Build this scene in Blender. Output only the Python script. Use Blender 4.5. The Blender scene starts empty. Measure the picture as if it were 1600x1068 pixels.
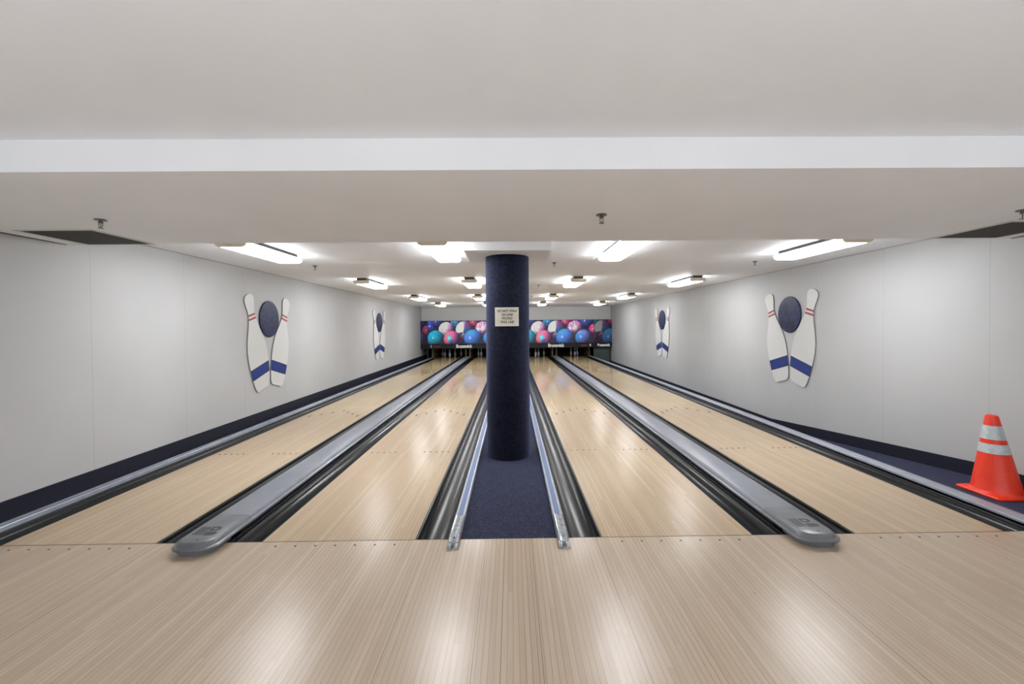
import bpy, bmesh, math, random
from mathutils import Vector, Matrix
random.seed(7)
SC = bpy.context.scene
COL = SC.collection
PI = math.pi

# ------------------------------------------------------------------ camera, world, exposure
cam_d = bpy.data.cameras.new('camera'); cam = bpy.data.objects.new('camera', cam_d); COL.objects.link(cam)
cam_d.sensor_width = 36.0; cam_d.sensor_fit = 'HORIZONTAL'
cam_d.lens = 15.48894; cam_d.shift_x = -0.004562; cam_d.shift_y = -0.009085
cam_d.clip_start = .05; cam_d.clip_end = 100
_r = Matrix(((0.9998956, -0.0113914, -0.0088853), (0.0090501, 0.0145016, 0.9998539), (-0.0112609, -0.9998300, 0.0146031))).transposed()
cam.matrix_world = Matrix.Translation((0.0330815, -3.0289109, 1.4674721)) @ _r.to_4x4()
SC.camera = cam
w = bpy.data.worlds.new('world'); SC.world = w; w.use_nodes = True
w.node_tree.nodes['Background'].inputs[0].default_value = (.5, .5, .5, 1)
w.node_tree.nodes['Background'].inputs[1].default_value = 0.02
SC.view_settings.view_transform = 'Standard'
SC.view_settings.look = 'None'
SC.view_settings.exposure = 1.03
SC.view_settings.gamma = 1.0
SC.view_settings.use_curve_mapping = False
FILL = .6            # glow of fill panels added on the unseen rear wall
LAMP = 15.0          # strength of the fluorescent lenses

# ------------------------------------------------------------------ room numbers (metres; foul line at y = 0)
ZC, ZS = 2.36, 2.21                       # ceiling, underside of the beam
def XL(y): return -3.80 - .0194 * y       # left wall
def XR(y): return 4.465 + .010 * y        # right wall
YB, YF = -9.0, 17.45                      # rear wall, wall above the masking units
LANES = [(-3.475, -2.421), (-1.699, -.645), (.645, 1.699), (2.421, 3.475)]
LEND = 18.95

def srgb(r, g, b):
    f = lambda c: (c/255)/12.92 if c/255 <= .04045 else ((c/255+.055)/1.055)**2.4
    return (f(r), f(g), f(b), 1)

# ------------------------------------------------------------------ materials
def principled(name, col, rough=.5, spec=.5, metal=0, coat=0, coat_rough=.1, emit=None, strength=0, sheen=0, sheen_col=None):
    m = bpy.data.materials.new(name); m.use_nodes = True
    b = m.node_tree.nodes['Principled BSDF']
    b.inputs['Base Color'].default_value = col
    b.inputs['Roughness'].default_value = rough
    b.inputs['Specular IOR Level'].default_value = spec
    b.inputs['Metallic'].default_value = metal
    b.inputs['Coat Weight'].default_value = coat
    b.inputs['Coat Roughness'].default_value = coat_rough
    if sheen:
        b.inputs['Sheen Weight'].default_value = sheen
        b.inputs['Sheen Roughness'].default_value = .4
        if sheen_col: b.inputs['Sheen Tint'].default_value = sheen_col
    if emit:
        b.inputs['Emission Color'].default_value = emit
        b.inputs['Emission Strength'].default_value = strength
    return m, b
class NT:
    """tiny node-building helper"""
    def __init__(s, m): s.t = m.node_tree; s.n = s.t.nodes; s.l = s.t.links
    def new(s, t, **k):
        n = s.n.new(t)
        for a, b in k.items(): setattr(n, a, b)
        return n
    def val(s, sock, v):
        if hasattr(v, 'is_output') or isinstance(v, bpy.types.NodeSocket): s.l.new(v, sock)
        else: sock.default_value = v
    def math(s, op, a, b=0, c=None):
        n = s.new('ShaderNodeMath', operation=op); s.val(n.inputs[0], a); s.val(n.inputs[1], b)
        if c is not None: s.val(n.inputs[2], c)
        return n.outputs[0]
    def mix(s, fac, a, b, mode='MIX'):
        n = s.new('ShaderNodeMix', data_type='RGBA', blend_type=mode)
        s.val(n.inputs[0], fac); s.val(n.inputs[6], a); s.val(n.inputs[7], b); return n.outputs[2]
    def xyz(s):
        p = s.new('ShaderNodeNewGeometry'); q = s.new('ShaderNodeSeparateXYZ'); s.l.new(p.outputs['Position'], q.inputs[0])
        return q.outputs[0], q.outputs[1], q.outputs[2], p.outputs['Position']
    def comb(s, x, y, z):
        n = s.new('ShaderNodeCombineXYZ'); s.val(n.inputs[0], x); s.val(n.inputs[1], y); s.val(n.inputs[2], z); return n.outputs[0]
    def noise(s, vec, scale, detail=2, rough=.5):
        n = s.new('ShaderNodeTexNoise'); s.l.new(vec, n.inputs['Vector']); n.inputs['Scale'].default_value = scale
        n.inputs['Detail'].default_value = detail; n.inputs['Roughness'].default_value = rough; return n.outputs[0]
    def white(s, vec):
        n = s.new('ShaderNodeTexWhiteNoise', noise_dimensions='3D'); s.l.new(vec, n.inputs['Vector']); return n.outputs[0]
    def bump(s, h, strength, dist, bsdf):
        n = s.new('ShaderNodeBump'); n.inputs['Strength'].default_value = strength; n.inputs['Distance'].default_value = dist
        s.l.new(h, n.inputs['Height']); s.l.new(n.outputs[0], bsdf.inputs['Normal'])
    def ramp(s, f, a, b):
        n = s.new('ShaderNodeMapRange'); s.val(n.inputs[0], f); n.inputs[1].default_value = a; n.inputs[2].default_value = b; return n.outputs[0]

def wood(name, lane):
    m, b = principled(name, (1, 1, 1, 1), .27 if not lane else .22, .36 if not lane else .14)
    k = NT(m); x, y, z, P = k.xyz()
    W = .0275
    ix = k.math('FLOOR', k.math('DIVIDE', x, W))
    rnd = k.white(k.comb(ix, 3.1, 0))
    iy = k.math('FLOOR', k.math('ADD', k.math('DIVIDE', y, 1.7), k.math('MULTIPLY', rnd, 7.3)))
    tone = k.white(k.comb(ix, iy, 1.7))
    grain = k.noise(k.comb(k.math('MULTIPLY', x, 90), k.math('MULTIPLY', y, 2.2), ix), 1.0, 3, .6)
    blot = k.noise(k.comb(x, k.math('MULTIPLY', y, .35), 0), 1.1, 2)
    if lane:
        c1, c2, c3 = srgb(177, 156, 132), srgb(186, 167, 144), srgb(160, 139, 116)
    else:
        c1, c2, c3 = srgb(176, 157, 136), srgb(185, 167, 147), srgb(156, 137, 117)
    col = k.mix(k.ramp(tone, .1, .95), c1, c2)
    col = k.mix(k.math('MULTIPLY', k.ramp(grain, .48, .75), .40), col, c3)
    col = k.mix(k.math('MULTIPLY', k.math('GREATER_THAN', tone, .9), .35), col, c3)
    col = k.mix(k.math('MULTIPLY', k.ramp(blot, .5, .75), .12), col, c3)
    if lane:
        # past the splice near the arrows the bed is a smoother, yellower wood; the pin deck is browner
        joint = k.math('ADD', 4.9, k.math('MULTIPLY', k.math('FLOORED_MODULO', ix, 2), .35))
        far = k.math('GREATER_THAN', y, joint)
        col = k.mix(k.math('MULTIPLY', far, .5), col, srgb(198, 176, 130))
        col = k.mix(k.math('MULTIPLY', k.math('GREATER_THAN', y, 17.75), .5), col, srgb(150, 118, 74))
        k.l.new(k.math('SUBTRACT', .24, k.math('MULTIPLY', far, .14)), b.inputs['Roughness'])
        k.l.new(k.math('ADD', .055, k.math('MULTIPLY', far, .26)), b.inputs['Specular IOR Level'])
    # thin dark joints between the strips
    fx = k.math('FRACT', k.math('DIVIDE', x, W))
    seam = k.math('GREATER_THAN', k.math('ABSOLUTE', k.math('SUBTRACT', fx, .5)), .5 - .04)
    col = k.mix(k.math('MULTIPLY', seam, k.math('ADD', .25, k.math('MULTIPLY', .5, rnd))), col, srgb(96, 76, 58))
    if not lane:
        for xs in (-.152, -.028, .155, .60, -.56, 1.73, -2.39, 2.4):
            l = k.math('LESS_THAN', k.math('ABSOLUTE', k.math('SUBTRACT', x, xs)), .0016)
            col = k.mix(k.math('MULTIPLY', l, .6), col, srgb(70, 56, 44))
        # small dents and dark specks
        v = k.new('ShaderNodeTexVoronoi'); v.inputs['Scale'].default_value = 3.2
        k.l.new(k.comb(x, y, 0), v.inputs['Vector'])
        sp = k.math('LESS_THAN', v.outputs['Distance'], .022)
        col = k.mix(k.math('MULTIPLY', sp, .45), col, srgb(96, 78, 60))
    k.l.new(col, b.inputs['Base Color'])
    wob = k.noise(P, 55, 2)
    k.bump(k.math('ADD', wob, k.math('MULTIPLY', grain, .3)), .05 if lane else .10, .002, b)
    return m

def wall_paint(name, seams=None, base=(179, 179, 179)):
    m, b = principled(name, srgb(*base), .55, .3)
    k = NT(m); x, y, z, P = k.xyz()
    n = k.noise(P, 1.3, 2)
    col = k.mix(k.ramp(n, .3, .7), srgb(*base), srgb(*[c-4 for c in base]))
    if seams:
        off, per = seams
        fy = k.math('FRACT', k.math('DIVIDE', k.math('SUBTRACT', y, off - per/2), per))
        s = k.math('LESS_THAN', k.math('ABSOLUTE', k.math('SUBTRACT', fy, .5)), .0035)
        col = k.mix(k.math('MULTIPLY', s, .22), col, srgb(120, 120, 120))
    k.l.new(col, b.inputs['Base Color'])
    k.bump(k.noise(P, 160, 2), .06, .001, b)
    return m

def carpet(name, a, c, sheen=.5):
    m, b = principled(name, a, .95, .1, sheen=sheen, sheen_col=srgb(120, 125, 165))
    k = NT(m); x, y, z, P = k.xyz()
    v = k.new('ShaderNodeTexVoronoi'); v.inputs['Scale'].default_value = 170; k.l.new(P, v.inputs['Vector'])
    n = k.white(k.comb(k.math('FLOOR', k.math('MULTIPLY', x, 150)), k.math('FLOOR', k.math('MULTIPLY', y, 150)), k.math('FLOOR', k.math('MULTIPLY', z, 150))))
    big = k.noise(P, 9, 2)
    col = k.mix(k.math('MULTIPLY', k.ramp(n, .3, 1.0), .75), a, c)
    col = k.mix(k.math('MULTIPLY', k.ramp(big, .45, .7), .35), col, a)
    k.l.new(col, b.inputs['Base Color'])
    k.bump(v.outputs['Distance'], .6, .004, b)
    return m

def noisy(name, a, c, rough, scale, spec=.5, bump=0, **kw):
    m, b = principled(name, a, rough, spec, **kw)
    k = NT(m); x, y, z, P = k.xyz()
    n = k.noise(P, scale, 3)
    k.l.new(k.mix(k.ramp(n, .35, .65), a, c), b.inputs['Base Color'])
    if bump: k.bump(n, bump, .002, b)
    return m

M = {}
M['approach'] = wood('approach_maple', False)
M['lane'] = wood('lane_maple', True)
M['wall_l'] = wall_paint('white_wall_panels_left', (1.054, 1.19))
M['wall_r'] = wall_paint('white_wall_panels_right', (1.015, 1.187))
M['wall_b'] = wall_paint('white_wall_far', None, (216, 216, 215))
M['ceiling'] = wall_paint('white_ceiling', None, (243, 245, 249))
M['bounce_floor'] = noisy('pale_added_bounce_floor', srgb(222, 222, 220), srgb(214, 214, 212), .4, 3)
M['fill_panel'] = principled('added_fill_panel', (.8, .8, .8, 1), .3, emit=(.93, .97, 1, 1), strength=FILL)[0]
M['carpet'] = carpet('navy_carpet', srgb(24, 26, 38), srgb(64, 67, 86))
M['column'] = carpet('navy_column_carpet', srgb(18, 20, 32), srgb(46, 50, 70), .7)
M['base'] = noisy('navy_cove_base', srgb(17, 18, 32), srgb(23, 24, 42), .6, 40, .3)
M['gutter'] = noisy('charcoal_gutter_plastic', srgb(22, 23, 24), srgb(26, 27, 28), .25, 3, .2)
M['cap'] = noisy('grey_cap_plastic', srgb(118, 121, 130), srgb(126, 129, 138), .34, 3, .5)
M['cap_nose'] = noisy('grey_nose_plastic', srgb(98, 100, 104), srgb(110, 113, 118), .3, 8, .5)
M['rail'] = noisy('silver_rail', srgb(142, 146, 156), srgb(155, 159, 170), .3, 10, .5)
M['rail_dark'] = principled('dark_rail_edge', srgb(60, 62, 66), .4)[0]
M['rail_blue'] = principled('blue_rail_strip', srgb(98, 114, 148), .5, .25)[0]
M['clear'] = noisy('grey_translucent_plastic', srgb(132, 136, 140), srgb(160, 164, 168), .2, 30, .6)
M['black'] = principled('black_mark', srgb(18, 18, 18), .5)[0]
M['dot'] = principled('brown_lane_marker', srgb(40, 26, 18), .5, .1)[0]
M['joint'] = principled('dark_joint', srgb(40, 32, 26), .6)[0]
M['lens'] = principled('white_fluorescent_lens', (.8, .8, .8, 1), .4, emit=(.96, .98, 1, 1), strength=LAMP)[0]
M['lens_side'] = principled('white_lens_side', (.8, .8, .8, 1), .4, emit=(.96, .98, 1, 1), strength=LAMP*.58)[0]
M['fill_lens'] = principled('added_fill_lens', (.8, .8, .8, 1), .4, emit=(.96, .98, 1, 1), strength=LAMP*.44)[0]
M['pan'] = principled('dark_lamp_pan', srgb(58, 56, 52), .5)[0]
M['endcap'] = noisy('tan_end_cap', srgb(226, 214, 192), srgb(216, 205, 184), .45, 20)
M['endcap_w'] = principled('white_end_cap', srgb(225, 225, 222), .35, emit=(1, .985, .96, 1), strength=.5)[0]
M['metal'] = noisy('sprinkler_metal', srgb(120, 116, 108), srgb(86, 83, 78), .3, 60, metal=.8)
M['vent'] = noisy('dark_vent_mesh', srgb(46, 44, 42), srgb(54, 51, 48), .8, 30)
M['vframe'] = principled('white_vent_frame', srgb(200, 199, 196), .4)[0]
M['pinwhite'] = principled('white_painted_board', srgb(198, 198, 196), .4)[0]
M['boardedge'] = principled('grey_board_edge', srgb(120, 120, 118), .7)[0]
M['shadow_grey'] = principled('grey_shadow_line', srgb(148, 148, 148), .7)[0]
M['red'] = principled('red_stripe', srgb(150, 26, 26), .4)[0]
M['blueband'] = principled('blue_band', srgb(14, 44, 118), .4)[0]
M['bluerim'] = principled('dark_blue_rim', srgb(16, 18, 40), .4)[0]
M['orange'] = noisy('orange_cone_plastic', srgb(232, 52, 24), srgb(240, 62, 30), .4, 12, .5)
M['reflect'] = noisy('silver_reflective_band', srgb(178, 190, 194), srgb(200, 208, 210), .3, 45, .6)
M['bpin'] = principled('pin_plastic', srgb(235, 235, 228), .25, coat=.5)[0]
M['kick'] = noisy('yellowed_kickback', srgb(150, 134, 92), srgb(128, 112, 74), .5, 6)
M['dark'] = principled('black_machine', srgb(14, 13, 12), .8)[0]
M['curtain'] = noisy('dark_green_panel', srgb(58, 68, 66), srgb(70, 80, 78), .6, 2)
M['strip'] = principled('black_mask_strip', srgb(32, 31, 36), .4, .2)[0]
M['text_white'] = principled('white_lettering', srgb(235, 235, 235), .5)[0]
M['text_red'] = principled('red_lettering', srgb(190, 40, 36), .5)[0]
M['paper'] = noisy('aged_paper', srgb(206, 200, 188), srgb(216, 211, 200), .7, 40)
M['ink'] = principled('ink', srgb(58, 50, 44), .8)[0]

def marble(name):
    m, b = principled(name, srgb(28, 34, 62), .45, .3)
    k = NT(m); x, y, z, P = k.xyz()
    n1 = k.noise(P, 14, 6, .75); n2 = k.noise(P, 45, 4, .7)
    col = k.mix(k.ramp(n1, .4, .75), srgb(12, 16, 34), srgb(44, 58, 112))
    col = k.mix(k.ramp(n2, .62, .78), col, srgb(110, 128, 170))
    k.l.new(col, b.inputs['Base Color']); return m
M['ball'] = marble('navy_marble_board')

# ------------------------------------------------------------------ geometry helpers
class MB:
    def __init__(s): s.v = []; s.f = []; s.mi = []; s.mats = []
    def m(s, mat):
        if mat not in s.mats: s.mats.append(mat)
        return s.mats.index(mat)
    def add(s, vs, fs, mat):
        o = len(s.v); s.v += [tuple(p) for p in vs]; i = s.m(mat)
        for f in fs: s.f.append(tuple(o+j for j in f)); s.mi.append(i)
    def box(s, x0, x1, y0, y1, z0, z1, mat):
        s.add([(x0,y0,z0),(x1,y0,z0),(x1,y1,z0),(x0,y1,z0),(x0,y0,z1),(x1,y0,z1),(x1,y1,z1),(x0,y1,z1)],
              [(0,3,2,1),(4,5,6,7),(0,1,5,4),(1,2,6,5),(2,3,7,6),(3,0,4,7)], mat)
    def hexa(s, p, mat):   # eight points, bottom ring then top ring, ccw from above
        s.add(p, [(0,3,2,1),(4,5,6,7),(0,1,5,4),(1,2,6,5),(2,3,7,6),(3,0,4,7)], mat)
    def extrude_y(s, prof, y0, y1, mat, closed=True, caps=True):
        n = len(prof)
        vs = [(x, y0, z) for x, z in prof] + [(x, y1, z) for x, z in prof]
        fs = [(i, (i+1) % n, n+(i+1) % n, n+i) for i in range(n if closed else n-1)]
        if closed and caps: fs += [tuple(range(n))[::-1], tuple(range(n, 2*n))]
        s.add(vs, fs, mat)
    def rings(s, rs, mat, cap=True):
        n = len(rs[0]); vs = [p for r in rs for p in r]; fs = []
        for k in range(len(rs)-1):
            for i in range(n): fs.append((k*n+i, k*n+(i+1) % n, (k+1)*n+(i+1) % n, (k+1)*n+i))
        if cap: fs += [tuple(range(n))[::-1], tuple((len(rs)-1)*n+i for i in range(n))]
        s.add(vs, fs, mat)
    def lathe(s, prof, mat, seg=32, c=(0,0,0), cap=True):
        s.rings([[(c[0]+r*math.cos(2*PI*i/seg), c[1]+r*math.sin(2*PI*i/seg), c[2]+z) for i in range(seg)] for r, z in prof], mat, cap)
    def tube(s, a, b, r, mat, seg=10):
        a = Vector(a); b = Vector(b); d = (b-a).normalized()
        u = d.orthogonal().normalized(); v = d.cross(u)
        s.rings([[tuple(p + u*r*math.cos(2*PI*i/seg) + v*r*math.sin(2*PI*i/seg)) for i in range(seg)] for p in (a, b)], mat)
    def plate(s, outline, d0, d1, mat, edge=None):
        """outline in (u, v); thickness along +w. stored as (w, u, v)"""
        n = len(outline)
        s.add([(d1, u, v) for u, v in outline], [tuple(range(n))], mat)
        s.add([(d0, u, v) for u, v in outline] + [(d1, u, v) for u, v in outline],
              [(i, (i+1) % n, n+(i+1) % n, n+i) for i in range(n)] + [tuple(range(n))[::-1]], edge or mat)
    def build(s, name, parent=None, smooth=False, loc=None, bevel=0, bseg=2, angle=40):
        me = bpy.data.meshes.new(name); me.from_pydata(s.v, [], s.f)
        for mt in s.mats: me.materials.append(M[mt] if isinstance(mt, str) else mt)
        me.polygons.foreach_set('material_index', s.mi)
        bm = bmesh.new(); bm.from_mesh(me)
        bmesh.ops.recalc_face_normals(bm, faces=bm.faces); bm.to_mesh(me); bm.free()
        if smooth:
            me.polygons.foreach_set('use_smooth', [True]*len(me.polygons))
            if hasattr(me, 'set_sharp_from_angle'): me.set_sharp_from_angle(angle=math.radians(angle))
        me.update()
        o = bpy.data.objects.new(name, me); COL.objects.link(o)
        if parent: o.parent = parent
        if loc: o.location = loc
        if bevel:
            b = o.modifiers.new('bevel', 'BEVEL'); b.width = bevel; b.segments = bseg; b.limit_method = 'ANGLE'; b.angle_limit = math.radians(35)
        return o
def thing(name, label, cat, loc=(0,0,0), rot=(0,0,0), group=None):
    o = bpy.data.objects.new(name, None); COL.objects.link(o); o.location = loc; o.rotation_euler = rot
    o.empty_display_size = .1
    return tag(o, label, cat, group)
def tag(o, label, cat, group=None, kind=None):
    o['label'] = label; o['category'] = cat
    if group: o['group'] = group
    if kind: o['kind'] = kind
    return o
def struct(o, label=None):
    o['kind'] = 'structure'
    if label: o['label'] = label
    return o
def dup(root, label=None):
    r = root.copy(); COL.objects.link(r)
    if label: r['label'] = label
    for ch in list(root.children):
        c = ch.copy(); COL.objects.link(c); c.parent = r
        for g in list(ch.children):
            d = g.copy(); COL.objects.link(d); d.parent = c
    return r
def text_mesh(name, body, size, mat, parent, mtx, align='CENTER', extrude=.001, bold=0.0, sx=1.0, shear=0.0):
    cu = bpy.data.curves.new(name, 'FONT'); cu.body = body; cu.size = size; cu.align_x = align; cu.align_y = 'CENTER'
    cu.extrude = extrude; cu.offset = bold; cu.shear = shear
    t = bpy.data.objects.new('tmp', cu); COL.objects.link(t)
    dg = bpy.context.evaluated_depsgraph_get()
    me = bpy.data.meshes.new_from_object(t.evaluated_get(dg)); bpy.data.objects.remove(t)
    me.materials.clear(); me.materials.append(M[mat])
    me.transform(mtx @ Matrix.Diagonal((sx, 1, 1, 1)))
    o = bpy.data.objects.new(name, me); COL.objects.link(o); o.parent = parent
    return o
FACE = Matrix.Rotation(PI/2, 4, 'X')        # text standing up, read from -y

# ------------------------------------------------------------------ room shell
b = MB(); b.box(-3.95, 4.7, -3.4, 0, -.06, 0, 'approach'); b.box(-3.95, 4.7, YB, -3.4, -.06, 0, 'bounce_floor')  # pale rear part added out of view to bounce light onto the ceiling
floor = struct(b.build('floor'), 'pale maple bowling approach floor in narrow strips')
for l0, l1 in LANES:                                   # seven dots in front of each foul line
    c = (l0+l1)/2
    for k in range(-3, 4):
        b = MB(); b.lathe([(.0078, 0), (.0078, .0009)], 'dot', 12, (c+k*.1335, -.062, .0))
        b.build('approach_dot', floor)
b = MB(); b.box(-3.9, 3.72, -.0022, .0022, -.03, .0009, 'joint'); b.build('foul_line_joint', floor)
b = MB(); b.box(-4.4, 4.9, 0.01, 19.9, -.42, -.36, 'dark'); struct(b.build('floor'), 'dark subfloor below the lanes')

def wall_side(f, sgn, mat, name, y0=YB, y1=20.0):
    t = .12*sgn; b = MB()
    p = [(f(y0), y0), (f(y0)+t, y0), (f(y1)+t, y1), (f(y1), y1)]
    if sgn > 0: pass
    b.hexa([(x, y, -.42) for x, y in p] + [(x, y, ZC+.1) for x, y in p], mat)
    return struct(b.build(name))
wall_side(XL, -1, 'wall_l', 'wall_left')['label'] = 'white panelled wall along the left lane'
wall_side(XR, 1, 'wall_r', 'wall_right')['label'] = 'white panelled wall along the right lane'
b = MB(); b.box(XL(YF)-.02, XR(YF)+.02, YF, YF+.1, 1.2, ZC+.05, 'wall_b'); struct(b.build('wall_back'), 'white wall above the picture panels')
b = MB(); b.box(-4.0, 4.7, YB-.1, YB, -.06, ZC+.1, 'wall_b'); struct(b.build('wall_front'), 'wall behind the camera')
for k, x in enumerate((-2.4, .35, 3.1)):  # framed glowing panels added out of view to brighten the ceiling
    b = MB(); b.box(x-1.1, x+1.1, YB, YB+.01, .7, 2.1, 'fill_panel')
    for a in (-1.1, -.02, 1.06): b.box(x+a, x+a+.04, YB, YB+.05, .7, 2.1, 'vframe')
    for z in (.66, 2.1): b.box(x-1.14, x+1.14, YB, YB+.06, z, z+.04, 'vframe')
    struct(b.build('fill_panel_%d' % (k+1)))
b = MB(); b.box(-4.4, 4.9, YB-.1, 20.0, ZC, ZC+.12, 'ceiling'); struct(b.build('ceiling'), 'smooth white ceiling')
b = MB(); b.box(XL(.86)+.0, XR(0), -.927, .845, ZS, ZC+.01, 'ceiling'); struct(b.build('trim_1'), 'wide dropped white ceiling beam')
b = MB(); b.box(-.457, .452, 1.52, 2.38, 2.25, ZC+.01, 'ceiling'); struct(b.build('trim_2'), 'square white drop panel around the column top')
# grey strips painted as the shadow line where walls meet ceiling and beam
b = MB()
for f, d in ((XL, 1), (XR, -1)):
    b.hexa([(f(.85), .85, ZC-.011), (f(.85)+.004*d, .85, ZC-.011), (f(YF)+.004*d, YF, ZC-.011), (f(YF), YF, ZC-.011),
            (f(.85), .85, ZC), (f(.85)+.004*d, .85, ZC), (f(YF)+.004*d, YF, ZC), (f(YF), YF, ZC)], 'shadow_grey')
    b.hexa([(f(-.92), -.92, ZS-.007), (f(-.92)+.004*d, -.92, ZS-.007), (f(.84)+.004*d, .84, ZS-.007), (f(.84), .84, ZS-.007),
            (f(-.92), -.92, ZS), (f(-.92)+.004*d, -.92, ZS), (f(.84)+.004*d, .84, ZS), (f(.84), .84, ZS)], 'rail_dark')
struct(b.build('trim_3'), 'thin grey strip painted as shadow line between walls and ceiling')
# baseboards
b = MB(); p = [(XL(.0)+.016, 0.0), (XL(20), 20), ]
b.hexa([(XL(YB), YB, 0), (XL(YB)+.014, YB, 0), (XL(0)+.014, 0, 0), (XL(0), 0, 0), (XL(YB), YB, .185), (XL(YB)+.014, YB, .185), (XL(0)+.014, 0, .185), (XL(0), 0, .185)], 'base')
b.hexa([(XL(0), 0, -.36), (XL(0)+.014, 0, -.36), (XL(19)+.014, 19, -.36), (XL(19), 19, -.36), (XL(0), 0, .185), (XL(0)+.014, 0, .185), (XL(19)+.014, 19, .135), (XL(19), 19, .135)], 'base')
struct(b.build('baseboard_left'), 'tall dark navy baseboard under the left wall')
def RZ(y): return 0.0 if y < 1 else max(-.30, -.085*(y-1.0))     # the carpet ramps down beside the right lane
b = MB(); ys = [YB, 0, 1.0, 1.8, 2.6, 3.4, 4.53, 19]
for ya, yb in zip(ys[:-1], ys[1:]):
    b.hexa([(XR(ya)-.014, ya, RZ(ya)-.05), (XR(ya), ya, RZ(ya)-.05), (XR(yb), yb, RZ(yb)-.05), (XR(yb)-.014, yb, RZ(yb)-.05),
            (XR(ya)-.014, ya, RZ(ya)+.135), (XR(ya), ya, RZ(ya)+.135), (XR(yb), yb, RZ(yb)+.135), (XR(yb)-.014, yb, RZ(yb)+.135)], 'base')
struct(b.build('baseboard_right'), 'dark navy baseboard sloping down along the right wall')

# ------------------------------------------------------------------ carpets
b = MB()
for ya, yb in zip(ys[1:-1], ys[2:]):
    b.hexa([(3.845, ya+.0, RZ(ya)-.05), (XR(ya)-.014, ya, RZ(ya)-.05), (XR(yb)-.014, yb, RZ(yb)-.05), (3.845, yb, RZ(yb)-.05),
            (3.845, ya, RZ(ya)-.002), (XR(ya)-.014, ya, RZ(ya)-.002), (XR(yb)-.014, yb, RZ(yb)-.002), (3.845, yb, RZ(yb)-.002)], 'carpet')
tag(b.build('carpet_strip'), 'dark navy carpet between the right lane and the right wall, under the cone', 'carpet')
b = MB(); b.box(-.333, .333, .004, 18.0, -.06, -.002, 'carpet')
tag(b.build('carpet_strip'), 'dark navy carpet strip between the two middle gutters', 'carpet')

# ------------------------------------------------------------------ lanes
LN = ['leftmost bowling lane, beside the left wall', 'bowling lane just left of the navy column',
      'bowling lane just right of the navy column', 'rightmost bowling lane, on the side of the cone']
for i, (l0, l1) in enumerate(LANES):
    t = thing('bowling_lane', 'maple ' + LN[i], 'bowling lane', ((l0+l1)/2, 0, 0), group='maple bowling lanes')
    h = (l1-l0)/2
    b = MB(); b.box(-h+.004, h-.004, .004, LEND, -.06, 0, 'lane'); b.build('lane_bed', t)
    b = MB(); b.box(-h, -h+.004, .004, LEND, -.08, -.001, 'joint'); b.box(h-.004, h, .004, LEND, -.08, -.001, 'joint'); b.build('edge_strip', t)
    for k in range(-3, 4):
        y = 4.80 - .155*abs(k)
        b = MB(); b.add([(k*.132-.018, y-.075, .0015), (k*.132, y-.045, .0015), (k*.132+.018, y-.075, .0015), (k*.132, y+.075, .0015),
                         (k*.132-.018, y-.075, -.0004), (k*.132, y-.045, -.0004), (k*.132+.018, y-.075, -.0004), (k*.132, y+.075, -.0004)],
                        [(0,1,3), (1,2,3), (4,7,5), (5,7,6), (0,3,7,4), (3,2,6,7), (0,4,5,1), (1,5,6,2)], 'dot')
        b.build('aiming_arrow', t)
    for s in (-1, 1):
        for k in range(5):
            b = MB(); b.lathe([(.0125, 0), (.0125, .0012)], 'dot', 10, (s*(.17+k*.069), 2.142, 0)); b.build('guide_dot', t)
    b = MB(); b.box(-h+.01, h-.01, 17.80, 17.815, -.01, .0008, 'joint'); b.build('pin_deck_joint', t)

# ------------------------------------------------------------------ gutters
def gutter(x0, label):
    wd = .235; n = 18; pr = []
    pr += [(x0, -.002), (x0+.012, -.002)]
    for k in range(n+1):
        a = PI*k/n; pr.append((x0+wd/2-(wd/2-.014)*math.cos(a), -.004-.062*math.sin(a)**.8))
    pr += [(x0+wd-.012, -.002), (x0+wd, -.002)]
    lo = [(x, z-.006) for x, z in pr][::-1]
    b = MB(); b.extrude_y(pr+lo, .004, 17.93, 'gutter')
    # end wall at the foul line and two long moulded ribs
    o = b.build('gutter', smooth=True, angle=50); return tag(o, label, 'gutter', 'dark gutters beside the lanes')
GL = ['outermost left gutter, between left wall and leftmost lane', 'gutter on the right edge of the leftmost lane',
      'gutter on the left edge of the lane left of the column', 'gutter between the lane left of the column and the centre carpet',
      'gutter between the centre carpet and the lane right of the column', 'gutter on the right edge of the lane right of the column',
      'gutter on the left edge of the rightmost lane', 'outermost right gutter, beside the cone and right carpet']
for x, l in zip([LANES[0][0]-.235, LANES[0][1], LANES[1][0]-.235, LANES[1][1], LANES[2][0]-.235, LANES[2][1], LANES[3][0]-.235, LANES[3][1]], GL):
    gutter(x, 'charcoal ' + l)

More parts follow.
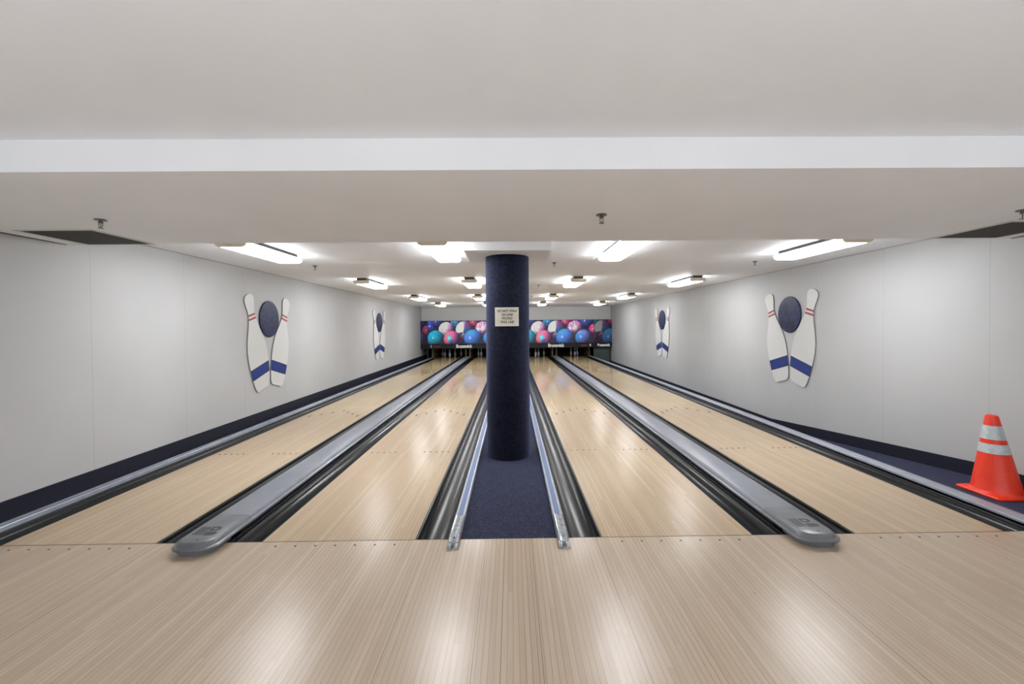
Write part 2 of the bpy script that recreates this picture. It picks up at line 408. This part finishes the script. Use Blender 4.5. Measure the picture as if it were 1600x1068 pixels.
# ------------------------------------------------------------------ wide grey capping between the lanes of a pair
def rrect(hw, yf, yb, r, z, n=8):
    pts = [(hw, yb, z), (-hw, yb, z)]
    for k in range(n+1):
        a = PI + (PI/2)*k/n; pts.append((-hw+r+r*math.cos(a), yf+r+r*math.sin(a), z))
    for k in range(n+1):
        a = 1.5*PI + (PI/2)*k/n; pts.append((hw-r+r*math.cos(a), yf+r+r*math.sin(a), z))
    return pts
def capping(cx, label):
    t = thing('lane_capping', label, 'capping', (cx, 0, 0), group='wide grey cappings between paired lanes')
    segs = [.27, 3.2, 6.1, 9.0, 11.9, 14.8, 17.7]
    for a, c in zip(segs[:-1], segs[1:]):
        b = MB()
        pr = [(-.112, .001), (-.150, .036), (-.148, .046), (-.130, .050), (-.126, .062), (-.113, .078), (-.106, .080),
              (.106, .080), (.113, .078), (.126, .062), (.130, .050), (.148, .046), (.150, .036), (.112, .001)]
        b.extrude_y(pr, a+.002, c-.002, 'cap'); b.build('cap_section', t, smooth=True, angle=30)
    b = MB(); b.box(-.1, .1, .2, 17.6, -.06, .0, 'rail_dark'); b.build('support', t)
    b = MB()
    b.rings([rrect(.118, -.185, .05, .085, 0.0), rrect(.124, -.195, .05, .09, .040), rrect(.124, -.195, .05, .09, .046)], 'cap_nose')
    b.rings([rrect(.150, -.202, .27, .10, .036), rrect(.150, -.205, .27, .10, .044), rrect(.146, -.200, .27, .10, .049),
             rrect(.130, -.186, .27, .09, .053), rrect(.124, -.178, .27, .088, .068), rrect(.113, -.166, .27, .082, .078), rrect(.106, -.158, .27, .078, .081)], 'cap_nose')
    nose = b.build('nose', t, smooth=True, angle=28)
    b = MB(); b.lathe([(.007, .0812), (.007, .0822)], 'black', 12, (.012, -.125, 0)); b.build('screw', nose)
    b = MB(); z0, z1 = .0805, .0818
    def poly(pts): b.add([(x, y, z0) for x, y in pts]+[(x, y, z1) for x, y in pts], [tuple(range(len(pts), 2*len(pts)))]+[(i, (i+1) % len(pts), len(pts)+(i+1) % len(pts), len(pts)+i) for i in range(len(pts))], 'black')
    for k in range(4): poly([(-.078+k*.017, -.055), (-.068+k*.017, -.055), (-.068+k*.017, .065), (-.078+k*.017, .065)])
    def loz(cx0, cx1, y0, y1):
        p = [(cx0, y0)] + [((cx1-.03)+.03*math.cos(a), (y0+y1)/2+(y1-y0)/2*math.sin(a)) for a in [(-PI/2+PI*k/8) for k in range(9)]] + [(cx0, y1)]
        return p
    poly(loz(-.005, .075, -.060, -.008))
    o1 = loz(-.005, .062, .008, .065); 
    for k in range(len(o1)-1):
        (xa, ya), (xb, yb) = o1[k], o1[k+1]; c = (.022, .036)
        poly([(xa, ya), (xb, yb), (c[0]+(xb-c[0])*.5, c[1]+(yb-c[1])*.5), (c[0]+(xa-c[0])*.5, c[1]+(ya-c[1])*.5)])
    poly([(-.005, .008), (-.005, .065), (.008, .05), (.008, .022)])
    b.build('emblem', nose)
    return t
capping(-2.06, 'wide grey lane capping with rounded nose, left of the column')
capping(2.06, 'wide grey lane capping with rounded nose, right of the column')

# ------------------------------------------------------------------ narrow cappings
def rail(cx, hw, label, nose=True, y0=.30, y1=17.9):
    t = thing('capping_rail', label, 'capping', (cx, 0, 0), group='narrow silver capping rails')
    b = MB(); b.extrude_y([(-hw, -.004), (-hw, .028), (-hw+.006, .034), (hw-.006, .034), (hw, .028), (hw, -.004)], y0, y1, 'rail')
    b.build('rail', t, smooth=True, angle=30)
    if nose:
        b = MB(); b.box(-hw+.017, hw-.017, y0, y1, .0335, .037, 'rail_blue'); b.build('blue_strip', t)['label'] = 'pale blue strip'
        b = MB()
        for k, (y, w2, z) in enumerate([(y0, hw, .034), (.05, hw, .036)]): pass
        def sec(y, w2, zt, zb): return [(-w2, y, zb), (w2, y, zb), (w2, y, zt*.75), (w2*.82, y, zt), (w2*.35, y, zt*.98), (0, y, zt*.86), (-w2*.35, y, zt*.98), (-w2*.82, y, zt), (-w2, y, zt*.75)]
        b.rings([sec(y0, hw, .040, -.02), sec(.05, hw*1.0, .046, -.02), sec(.003, hw*.98, .046, .0005), sec(-.06, hw*.96, .040, .0005), sec(-.10, hw*.92, .030, .0005)], 'clear')
        for s in (-1, 1): b.rings([[(s*hw*.62+p[0]*.36, p[1], p[2]) for p in sec(y, hw, zt, .0005)] for y, zt in ((-.09, .028), (-.135, .024), (-.15, .012))], 'clear')
        nz = b.build('nose', t, smooth=True, angle=35)
        b = MB(); b.lathe([(.006, .0385), (.006, .0405)], 'black', 10, (0, -.055, 0)); b.build('screw', nz)
    else:
        b = MB(); b.box(-hw, -hw+.012, y0, y1, -.019, .012, 'rail_dark'); b.box(hw-.02, hw-.014, y0, y1, .034, .0352, 'rail_dark'); b.build('dark_groove', t)  # dark strips along the rail's side and top
    return t
rail(-.371, .037, 'narrow rail with pale blue strip along the left of the centre carpet')
rail(.371, .037, 'narrow rail with pale blue strip along the right of the centre carpet')
rail(-3.752, .041, 'silver capping rail below the left wall baseboard', False, .006)
rail(3.778, .066, 'silver capping rail beside the right carpet and the cone', False, .006)

# ------------------------------------------------------------------ column and sign
b = MB(); b.lathe([(.243, 0), (.245, .003), (.245, 2.244), (.243, 2.25)], 'column', 96, (0, 0, 0))
tag(b.build('column', smooth=True, loc=(-.012, 2.0, 0)), 'round column wrapped in dark navy carpet between the middle lanes', 'column')
s = thing('paper_sign', 'small white handwritten notice on the front of the navy column', 'sign', (-.018, 1.750, 1.571))
b = MB(); b.box(-.1285, .1285, -.003, .003, -.102, .102, 'paper'); b.build('sheet', s)
for k, (tx, sz) in enumerate([('DO NOT WALK', .036), ('ON LANE', .034), ('BEYOND', .034), ('FOUL LINE', .036)]):
    text_mesh('handwriting', tx, sz, 'ink', s, Matrix.Translation((.002, -.0035, .062-k*.040)) @ FACE, extrude=.0006, bold=.0010, sx=.84, shear=.12)

# ------------------------------------------------------------------ fluorescent ceiling lights
def make_light(white=False):
    t = thing('ceiling_light', 'x', 'ceiling light', group='white fluorescent ceiling lights')
    b = MB(); b.box(-.085, .085, .02, 1.17, .003, .045, 'pan'); b.box(-.124, .124, .01, 1.175, 0, .004, 'pan'); b.build('ceiling_pan', t)
    pr = [(-.124, 0), (-.140, -.008), (-.146, -.022), (-.143, -.036), (-.128, -.052), (-.108, -.060), (.108, -.060), (.128, -.052), (.143, -.036), (.146, -.022), (.140, -.008), (.124, 0)]
    b = MB(); b.extrude_y(pr, .03, 1.15, 'lens')
    for q in (0, 1, 2, 8, 9, 10): b.mi[q] = b.m('lens_side'); b.rings([[(x, 1.15, z) for x, z in pr], [(x*.94, 1.18, z*.9) for x, z in pr]], 'lens')
    b.build('lens', t, smooth=True, angle=30)
    b = MB(); b.rings([[(x*.97, 0, z*.95) for x, z in pr], [(x*1.015, .012, z*1.03) for x, z in pr], [(x*1.015, .035, z*1.03) for x, z in pr]], 'endcap_w' if white else 'endcap')
    b.build('end_cap', t, smooth=True, angle=30)
    for ch in t.children: ch.location.z = 0
    return t
light0 = make_light(); light1 = make_light(True)
def make_fill_light():      # unseen fill lights added behind the camera to brighten ceiling and beam
    t = thing('added_fill_light', 'x', 'added fill light', group='added fill lights behind the camera')
    b = MB(); b.box(-.15, .15, 0, 1.4, -.004, .004, 'fill_lens'); b.build('lens', t)
    for q in (.2, 1.2): b = MB(); b.tube((0, q, .004), (0, q, .86), .006, 'metal'); b.build('hanging_rod', t)
    return t
fill0 = make_fill_light()
cols = [(-2.66, 'beside the left wall'), (-.725, 'left of the column'), (1.25, 'right of the column'), (3.42, 'beside the right wall')]
rows = [(1.22, 'nearest row'), (4.92, 'second row'), (9.15, 'third row'), (13.0, 'farthest row'), (-4.6, 'row nearer the camera'), (-7.9, 'rearmost row')]
used = {0: False}
for j, (y, rn) in enumerate(rows):
    for i, (x, cn) in enumerate(cols):
        lab = 'white fluorescent ceiling light with tan end cap, %s, %s' % (rn, cn)
        if j > 3:
            o = fill0 if (j, i) == (4, 0) else dup(fill0)
            o.location = (x, y, 1.5); o['label'] = 'long white added fill light behind the camera, %s, %s' % (rn, cn); continue
        if j == 0 and i == 2: o = light1; lab = 'white fluorescent ceiling light with clear end cap, nearest row, right of the column'
        elif not used[0]: o = light0; used[0] = True
        else: o = dup(light0)
        o['label'] = lab
        xx = x
        if j in (2, 3): xx = [-2.66, -.9, 1.2, 3.38][i]
        o.location = (xx, y, ZC-.045)

# ------------------------------------------------------------------ sprinklers
def make_sprinkler():
    t = thing('sprinkler', 'x', 'sprinkler', group='ceiling fire sprinklers')
    b = MB(); b.lathe([(.036, -.006), (.034, 0), (.012, 0)], 'metal', 24); b.build('escutcheon', t, smooth=True)
    b = MB(); b.lathe([(.011, 0), (.011, -.018), (.015, -.018), (.015, -.024)][::-1], 'metal', 12)
    for sg in (-1, 1):
        b.tube((sg*.012, 0, -.022), (sg*.013, 0, -.042), .0022, 'metal', 6); b.tube((sg*.013, 0, -.042), (0, 0, -.056), .0022, 'metal', 6)
    b.tube((0, 0, -.024), (0, 0, -.056), .002, 'metal', 6); b.build('frame', t)
    b = MB(); b.lathe([(.018, -.059), (.018, -.057)], 'metal', 16); b.build('deflector', t)
    return t
sp0 = make_sprinkler()
sp = [(-2.731, -.017, ZS, 'on the beam above the left vent'), (.642, -.073, ZS, 'on the beam right of the column'), (3.44, -.124, ZS, 'on the beam beside the right vent'),
      (-2.78, 3.34, ZC, 'behind the nearest light beside the left wall'), (.64, 3.19, ZC, 'on the ceiling just right of the column'), (3.50, 3.21, ZC, 'left of the nearest light beside the right wall'),
      (.63, 6.55, ZC, 'between column and second row lights'), (.64, 10.0, ZC, 'farthest one beside the column top'),
      (-2.89, 13.1, ZC, 'by the farthest light at the left wall'), (3.66, 13.6, ZC, 'by the farthest light at the right wall')]
for k, (x, y, z, l) in enumerate(sp):
    o = sp0 if k == 0 else dup(sp0)
    o.location = (x, y, z); o.rotation_euler = (0, 0, .3*k); o['label'] = 'small metal ceiling sprinkler ' + l

# ------------------------------------------------------------------ ceiling vents
def vent(x0, x1, y0, y1, label):
    t = thing('air_vent', label, 'vent', ((x0+x1)/2, (y0+y1)/2, ZS), group='square dark vents in the beam')
    hx, hy = (x1-x0)/2, (y1-y0)/2
    b = MB(); f = .02
    for a in ((-hx-f, hx+f, -hy-f, -hy), (-hx-f, hx+f, hy, hy+f*.8), (-hx-f, -hx, -hy, hy), (hx, hx+f, -hy, hy)): b.box(a[0], a[1], a[2], a[3], -.006, 0, 'vframe')
    b.build('frame', t, bevel=.001)
    b = MB(); b.box(-hx, hx, -hy, hy, -.002, 0, 'vent'); b.build('grille', t)
vent(-3.62, -3.075, .285, .835, 'dark square air vent in the beam at upper left')
vent(3.74, 4.29, .20, .80, 'dark square air vent in the beam at upper right')

# ------------------------------------------------------------------ wall boards: two pins and a ball
HP = [(0, .125), (.006, .150), (.020, .173), (.045, .192), (.10, .212), (.23, .243), (.38, .258), (.50, .264), (.60, .262), (.70, .248), (.80, .222), (.90, .182), (.98, .145), (1.06, .112),
      (1.14, .090), (1.20, .083), (1.26, .090), (1.33, .108), (1.39, .120), (1.43, .120), (1.465, .103), (1.485, .075), (1.497, .038)]
def wid(s):
    for (a, wa), (c, wc) in zip(HP[:-1], HP[1:]):
        if a <= s <= c: return wa + (wc-wa)*(s-a)/(c-a)
def board_pin(label, loc, rot, tilt, sgn):
    # local frame: x out of the wall, y along the wall, z up; tilted about x
    t = thing('pin_cutout', label, 'wall decoration', loc, group='bowling pin boards on the walls')
    t.rotation_euler = (tilt, 0, rot)
    out = [(wd, s) for s, wd in HP] + [(0, 1.50)] + [(-wd, s) for s, wd in HP[::-1]]
    b = MB(); b.plate(out, .004, .018, 'pinwhite', 'boardedge'); b.build('board', t)
    def band(s0, s1, mat, name, d=.0195, inset=0):
        ss = [s0 + (s1-s0)*k/6 for k in range(7)]
        o2 = [(wid(s)-inset, s) for s in ss] + [(-wid(s)+inset, s) for s in ss[::-1]]
        bb = MB(); bb.plate(o2, .0178, d, mat); return bb.build(name, t)
    q = band(.215, .385, 'bluerim', 'blue_band', .0190); q['label'] = 'dark blue band near the base'
    bb = MB(); ss = [.227+.146*k/6 for k in range(7)]
    bb.plate([(wid(s)-.008, s) for s in ss] + [(-wid(s)+.008, s) for s in ss[::-1]], .0188, .0205, 'blueband'); fl = bb.build('band_face', q)
    for s0 in (1.112, 1.172): band(s0, s0+.028, 'red', 'neck_stripe')['label'] = 'red stripe on the neck'
    b = MB(); b.box(0.0, .004, -.04, .04, .5, .9, 'boardedge'); b.build('mounting_block', t)
def board_ball(label, loc, rot, r=.29):
    t = thing('ball_cutout', label, 'wall decoration', loc, (0, 0, rot), group='bowling ball boards on the walls')
    n = 64; b = MB()
    prof = [(r, .006), (r, .020), (r*.985, .025), (r*.95, .026), (r*.5, .0265), (.001, .0265)]
    b.rings([[(d, rr*math.cos(2*PI*i/n), rr*math.sin(2*PI*i/n)) for i in range(n)] for rr, d in prof], 'ball'); b.build('disc', t, smooth=True, angle=15)
    b = MB(); b.box(0.0, .006, -.05, .05, -.05, .05, 'boardedge'); b.build('mounting_block', t)
TILT = math.radians(14.6)
for side, yc, lab in (('L', 4.105, 'nearer set on the left wall'), ('L', 10.42, 'farther set on the left wall'), ('R', 3.995, 'nearer set on the right wall'), ('R', 10.16, 'farther set on the right wall')):
    if side == 'L': f = XL; rot = math.atan(.0194); sg = 1
    else: f = XR; rot = PI - math.atan(.010); sg = -1
    for d in (-1, 1):
        y = yc + d*.200
        # leaning outward: the top goes towards the side the pin is on
        tl = -d*TILT if side == 'L' else d*TILT
        board_pin('white bowling pin board, %s pin of the %s' % ('nearer' if d < 0 else 'farther', lab), (f(y), y, .525), rot, tl, sg)
    board_ball('round navy marbled ball board between the pins, %s' % lab, (f(yc), yc, 1.617), rot)

# ------------------------------------------------------------------ traffic cone
t = thing('traffic_cone', 'orange traffic cone with two silver bands on the right carpet', 'traffic cone', (4.185, .685, 0))
b = MB(); hw = .185
def sq(hw, z, r=.03, n=5):
    p = []
    for cx, cy, a0 in ((1, 1, 0), (-1, 1, PI/2), (-1, -1, PI), (1, -1, 1.5*PI)):
        for k in range(n+1):
            a = a0+PI/2*k/n; p.append((cx*(hw-r)+r*math.cos(a), cy*(hw-r)+r*math.sin(a), z))
    return p
b.rings([sq(hw-.004, 0), sq(hw, .005), sq(hw, .016), sq(hw-.006, .022)], 'orange'); b.build('base', t, smooth=True, angle=40)
def cr(z):  # radius
    zz = [(.020, .178), (.030, .166), (.05, .158), (.66, .043)]
    for (a, ra), (c, rc) in zip(zz[:-1], zz[1:]):
        if a <= z <= c: return ra+(rc-ra)*(z-a)/(c-a)
    return .043
def lean(z): return -.05*z/.66
def conepart(zs, mat, name, off=0, top=False):
    n = 48; rs = [[(lean(z)+(cr(z)+off)*math.cos(2*PI*i/n), (cr(z)+off)*math.sin(2*PI*i/n), z) for i in range(n)] for z in zs]
    if top: rs += [[(lean(.672)+rr*math.cos(2*PI*i/n), rr*math.sin(2*PI*i/n), z) for i in range(n)] for rr, z in ((.040, .668), (.030, .672), (.026, .655))]
    b = MB(); b.rings(rs, mat); return b.build(name, t, smooth=True, angle=50)
conepart([.020, .030, .05, .2, .4, .66], 'orange', 'body', top=True)
conepart([.472, .586], 'reflect', 'reflective_band', .0015); conepart([.356, .434], 'reflect', 'reflective_band', .0015)

# ------------------------------------------------------------------ picture panels above the pins (masking units)
MY, ZT, ZP, ZB = 17.1, 1.745, .70, .475
def hsh(a, c): return .5+.5*math.sin(a*12.9898+c*78.233)
def swirl(u, v, s=1.0, ph=0):
    return .5+.5*math.sin(s*7*u+3.1*math.sin(s*5*v+ph)+2.3*math.sin(s*9*(u+v)+ph*1.7))
def mixc(a, c, t): return tuple(a[i]+(c[i]-a[i])*t for i in range(3))
TEAL, BLUE, NAVY, PINK, WHT, PUR, RED, DK = (20,150,190), (45,110,200), (35,60,160), (225,80,130), (225,225,235), (120,50,150), (200,45,90), (28,22,52)
def ball_col(kind, u, v, r):
    if kind == 'teal': return mixc((22,150,190), (14,105,140), swirl(u, v, 1, 1)*.4)
    if kind == 'blue': return mixc((50,120,205), (70,90,190), swirl(u, v, .7, 2)*.6)
    if kind == 'navy': return mixc((36,70,170), (60,40,140), swirl(u, v, 1, .4))
    if kind == 'tealtop': return mixc((24,150,195), (30,80,160), swirl(u, v, 2, 3))
    if kind == 'pinkblue':
        s = swirl(u, v*.8, .9, 5)
        if (u+.12)**2+(v-.03)**2 < .015: return (40,170,190)
        if u > -.12 and u < .05 and v < -.02: return (60,90,190)
        return mixc((235,90,125), (120,60,150), max(0, min(1, (u+.02)*3.2)))
    if kind == 'pinkwhite':
        s = swirl(u, v, 1.6, 2.2); return mixc(mixc((232,228,228), (230,150,185), s*.8), (160,90,190), max(0, min(1, u*3)))
    if kind == 'marble':
        a = math.atan2(v+.12, u+.02); q = .5+.5*math.sin(a*3+4*u+1.2)
        if (u-.12)**2+(v+.05)**2 < .03: return (40,100,165)
        return mixc((110,60,120), (215,222,232), min(1, max(0, (q-.18)*4)))
    if kind == 'red': return mixc((228,70,115), (150,40,120), swirl(u, v, 1.2, 2))
    if kind == 'swirl':
        s = swirl(u, v, 2.0, 1.1)
        if u*u*1.5+(v-.02)**2 < .018: return (240,215,225)
        return (225,120,200) if s > .6 else ((150,40,140) if s > .25 else (235,200,230))
    if kind == 'bluepink':
        s = swirl(u, v, 1.7, .3); return mixc((40,120,200), (190,80,180), max(0, s-.45)*1.3)
    return (100,100,100)
BALLS = [('navy', .20, 1.46, .33), ('navy', .46, 1.68, .28), ('tealtop', 1.34, 1.66, .29), ('red', 2.16, 1.70, .27), ('navy', 3.06, 1.66, .32), ('red', 3.42, 1.30, .26),
         ('pinkwhite', .86, 1.33, .36), ('marble', 1.68, 1.32, .40), ('swirl', 2.52, 1.37, .34), ('teal', .37, .92, .39), ('blue', 2.07, .92, .42),
         ('pinkblue', 1.11, .90, .38), ('bluepink', 2.90, .92, .37), ('teal', 3.86, .9, .38), ('pinkwhite', 4.4, 1.3, .34)]
LX, LZ = -.45, .55
def picture(u, z):
    col = mixc((40,28,70), (70,30,90), swirl(u*.6, z, .7, 0))
    for kind, cx, cz, r in BALLS:
        du, dv = u-cx, z-cz; d2 = du*du+dv*dv
        if d2 < r*r:
            nz = math.sqrt(max(0, 1-d2/(r*r))); c = ball_col(kind, du, dv, r)
            lit = max(0, (-.45*du/r + .62*dv/r + .64*nz)); k = .22+.88*lit      # the printed balls are shaded in the picture itself
            c = tuple(min(255, q*k*1.38+14) for q in c)
            hx, hz = du+.33*r, dv-.12*r
            if hx*hx+hz*hz*.5 < (.10*r)**2 and kind not in ('marble', 'swirl'): c = mixc(c, (255,255,255), .85)
            col = c
    return col
pm, pb = principled('printed_balls_picture', (1, 1, 1, 1), .45, .4)
_k = NT(pm); _a = _k.new('ShaderNodeVertexColor', layer_name='print'); _k.l.new(_a.outputs[0], pb.inputs['Base Color'])
def masking(x0, x1, off, label, nm=None, txt=None, dim=1.0):
    t = thing('picture_panel', label, 'picture panel', ((x0+x1)/2, MY, ZB), group='ball picture panels above the pins')
    cx = (x0+x1)/2; hw = (x1-x0)/2
    b = MB(); b.box(-hw, hw, .004, .06, 0, ZT-ZB, 'dark'); b.box(-hw, hw, -.008, .004, ZT-ZB-.012, ZT-ZB, 'strip'); b.build('backing_board', t)
    nx, nz = max(2, int((x1-x0)/.018)), int((ZT-ZP)/.018)
    vs = []; cs = []
    for j in range(nz+1):
        for i in range(nx+1):
            x = x0+(x1-x0)*i/nx; z = ZP+(ZT-.012-ZP)*j/nz
            vs.append((x-cx, 0, z-ZB)); c = picture(x-off, z); cs.append(srgb(*[q*dim for q in c]))
    fs = [(j*(nx+1)+i, j*(nx+1)+i+1, (j+1)*(nx+1)+i+1, (j+1)*(nx+1)+i) for j in range(nz) for i in range(nx)]
    # give the print a thin sheet body
    me = bpy.data.meshes.new('printed_picture'); nvt = len(vs)
    me.from_pydata(vs, [], fs); me.materials.append(pm)
    at = me.color_attributes.new('print', 'FLOAT_COLOR', 'POINT')
    for i, c in enumerate(cs): at.data[i].color = c
    o = bpy.data.objects.new('printed_picture', me); COL.objects.link(o); o.parent = t
    so = o.modifiers.new('thickness', 'SOLIDIFY'); so.thickness = .003; so.offset = -1 
    b = MB(); b.box(-hw, hw, -.004, .004, 0, ZP-ZB, 'strip'); b.build('lower_strip', t)
    if txt: text_mesh('lettering', 'Brunswick', .21*txt[1], 'text_white', t, Matrix.Translation((txt[0]-cx, -.006, .098)) @ FACE, bold=.008, sx=.82)
    if nm:
        text_mesh('lane_number', nm[0], .17, 'text_white', t, Matrix.Translation((nm[1]-cx, -.006, .10)) @ FACE, bold=.004)
        b = MB()
        for k in range(4): b.box(nm[2]-cx+k*.075, nm[2]-cx+.055+k*.075, -.007, -.004, .075, .115, 'text_red')
        b.build('red_indicator', t)
    return t
xl, xr = XL(MY)+.01, XR(MY)-.01
masking(xl, -3.80, -7.20, 'narrow picture panel of bowling balls in the far left corner', dim=.7)
masking(-3.79, -.02, -3.80, 'long picture panel of bowling balls above lanes left of the column', ('1', -3.64, -3.50), (-2.15, 1.0))
masking(.0, 3.79, .41, 'long picture panel of bowling balls above lanes right of the column', ('4', 3.62, 3.20), (2.05, 1.0))
masking(3.80, xr, 2.52, 'narrow picture panel of bowling balls in the far right corner', None, (4.24, .78), dim=.62)

# ------------------------------------------------------------------ pits, kickbacks, pins
KL = ['at the left edge of the leftmost lane', 'right of the leftmost lane', 'left of the lane left of the column', 'right of the lane left of the column',
      'left of the lane right of the column', 'right of the lane right of the column', 'left of the rightmost lane', 'at the right edge of the rightmost lane']
KX = [-3.73, -2.155, -1.965, -.385, .385, 1.965, 2.155, 3.73]
for x, l in zip(KX, KL):
    b = MB(); b.box(x-.03, x+.03, 17.95, 19.6, -.3, .75, 'kick'); b.box(x-.031, x+.031, 17.94, 17.95, -.02, .62, 'kick')
    tag(b.build('kickback', bevel=.004), 'yellowed kickback board under the picture panel, ' + l, 'kickback', 'kickback boards beside the pins')
for i, (l0, l1) in enumerate(LANES):
    t = thing('pinsetter', 'dark pin machine above the pins at the end of the ' + ['leftmost lane', 'lane left of the column', 'lane right of the column', 'rightmost lane'][i], 'pinsetter', ((l0+l1)/2, 18.7, .43), group='dark pin machines')
    hw = (l1-l0)/2+.17
    b = MB(); b.box(-hw, hw, -.9, .85, .24, .45, 'dark'); b.build('sweep_hood', t)
    b = MB(); b.box(-hw, hw, .62, .66, -.75, .24, 'dark'); b.build('pit_curtain', t)
# dark boxes closing the pit behind the panels
b = MB(); b.box(-4.35, 4.85, 19.62, 19.72, -.36, ZC+.02, 'dark'); struct(b.build('wall_back'), 'black rear wall of the pin pit')
def pin_profile():
    return [(.026, 0), (.028, .004), (.036, .03), (.047, .06), (.055, .09), (.0605, .115), (.058, .15), (.050, .18), (.0385, .21), (.028, .235), (.0235, .255), (.0245, .275), (.030, .305), (.0325, .335), (.030, .358), (.022, .374), (.010, .381)]
def make_pin():
    t = thing('bowling_pin', 'x', 'bowling pin', group='white bowling pins at the lane ends')
    b = MB(); b.lathe(pin_profile(), 'bpin', 28); b.build('body', t, smooth=True, angle=60)
    for z, r in ((.262, .0246), (.283, .0268)):
        b = MB(); b.lathe([(r, z-.005), (r+.0004, z), (r+.0006, z+.005)], 'red', 24); b.build('neck_stripe', t, smooth=True)['label'] = 'red neck stripe'
    return t
PP = {1: (0, 0), 2: (-1, 1), 3: (1, 1), 4: (-2, 2), 5: (0, 2), 6: (2, 2), 7: (-3, 3), 8: (-1, 3), 9: (1, 3), 10: (3, 3)}
sets = [([7, 4, 1, 9, 10], 'leftmost lane', ['leftmost', 'second from the left', 'middle and nearest', 'fourth from the left', 'rightmost']),
        ([7, 4], 'lane left of the column', ['leftmost', 'second from the left']),
        ([4, 1, 3, 10], 'lane right of the column', ['at the column edge', 'nearest', 'third from the left', 'rightmost']),
        ([5, 3, 6], 'rightmost lane', ['leftmost', 'middle', 'rightmost'])]
pin0 = make_pin(); first = True
for (nums, ln, words), (l0, l1) in zip(sets, LANES):
    for n, wd in zip(nums, words):
        o = pin0 if first else dup(pin0); first = False
        o.location = ((l0+l1)/2+PP[n][0]*.1524, 18.29+PP[n][1]*.264-.16, 0)
        o['label'] = 'white bowling pin at the end of the %s, %s' % (ln.replace('lane right of the column', 'lane right of column').replace('lane left of the column', 'lane left of column'), wd)
# side panel right of the last lane, with a metal post
t = thing('side_panel', 'dark green panel below the narrow picture panel in the far right corner', 'panel', (4.22, 17.35, 0))
b = MB(); b.box(-.38, .34, 0, .02, -.3, .62, 'curtain'); b.build('sheet', t)
b = MB(); b.box(-.40, -.385, -.03, .02, -.3, .62, 'rail_dark'); b.box(.345, .36, -.03, .02, -.3, .62, 'rail_dark'); b.build('post', t)
b = MB(); b.tube((-3.83, 17.16, -.2), (-3.83, 17.16, .47), .014, 'rail_dark')
tag(b.build('support_post'), 'thin dark post under the left end of the picture panels', 'post')
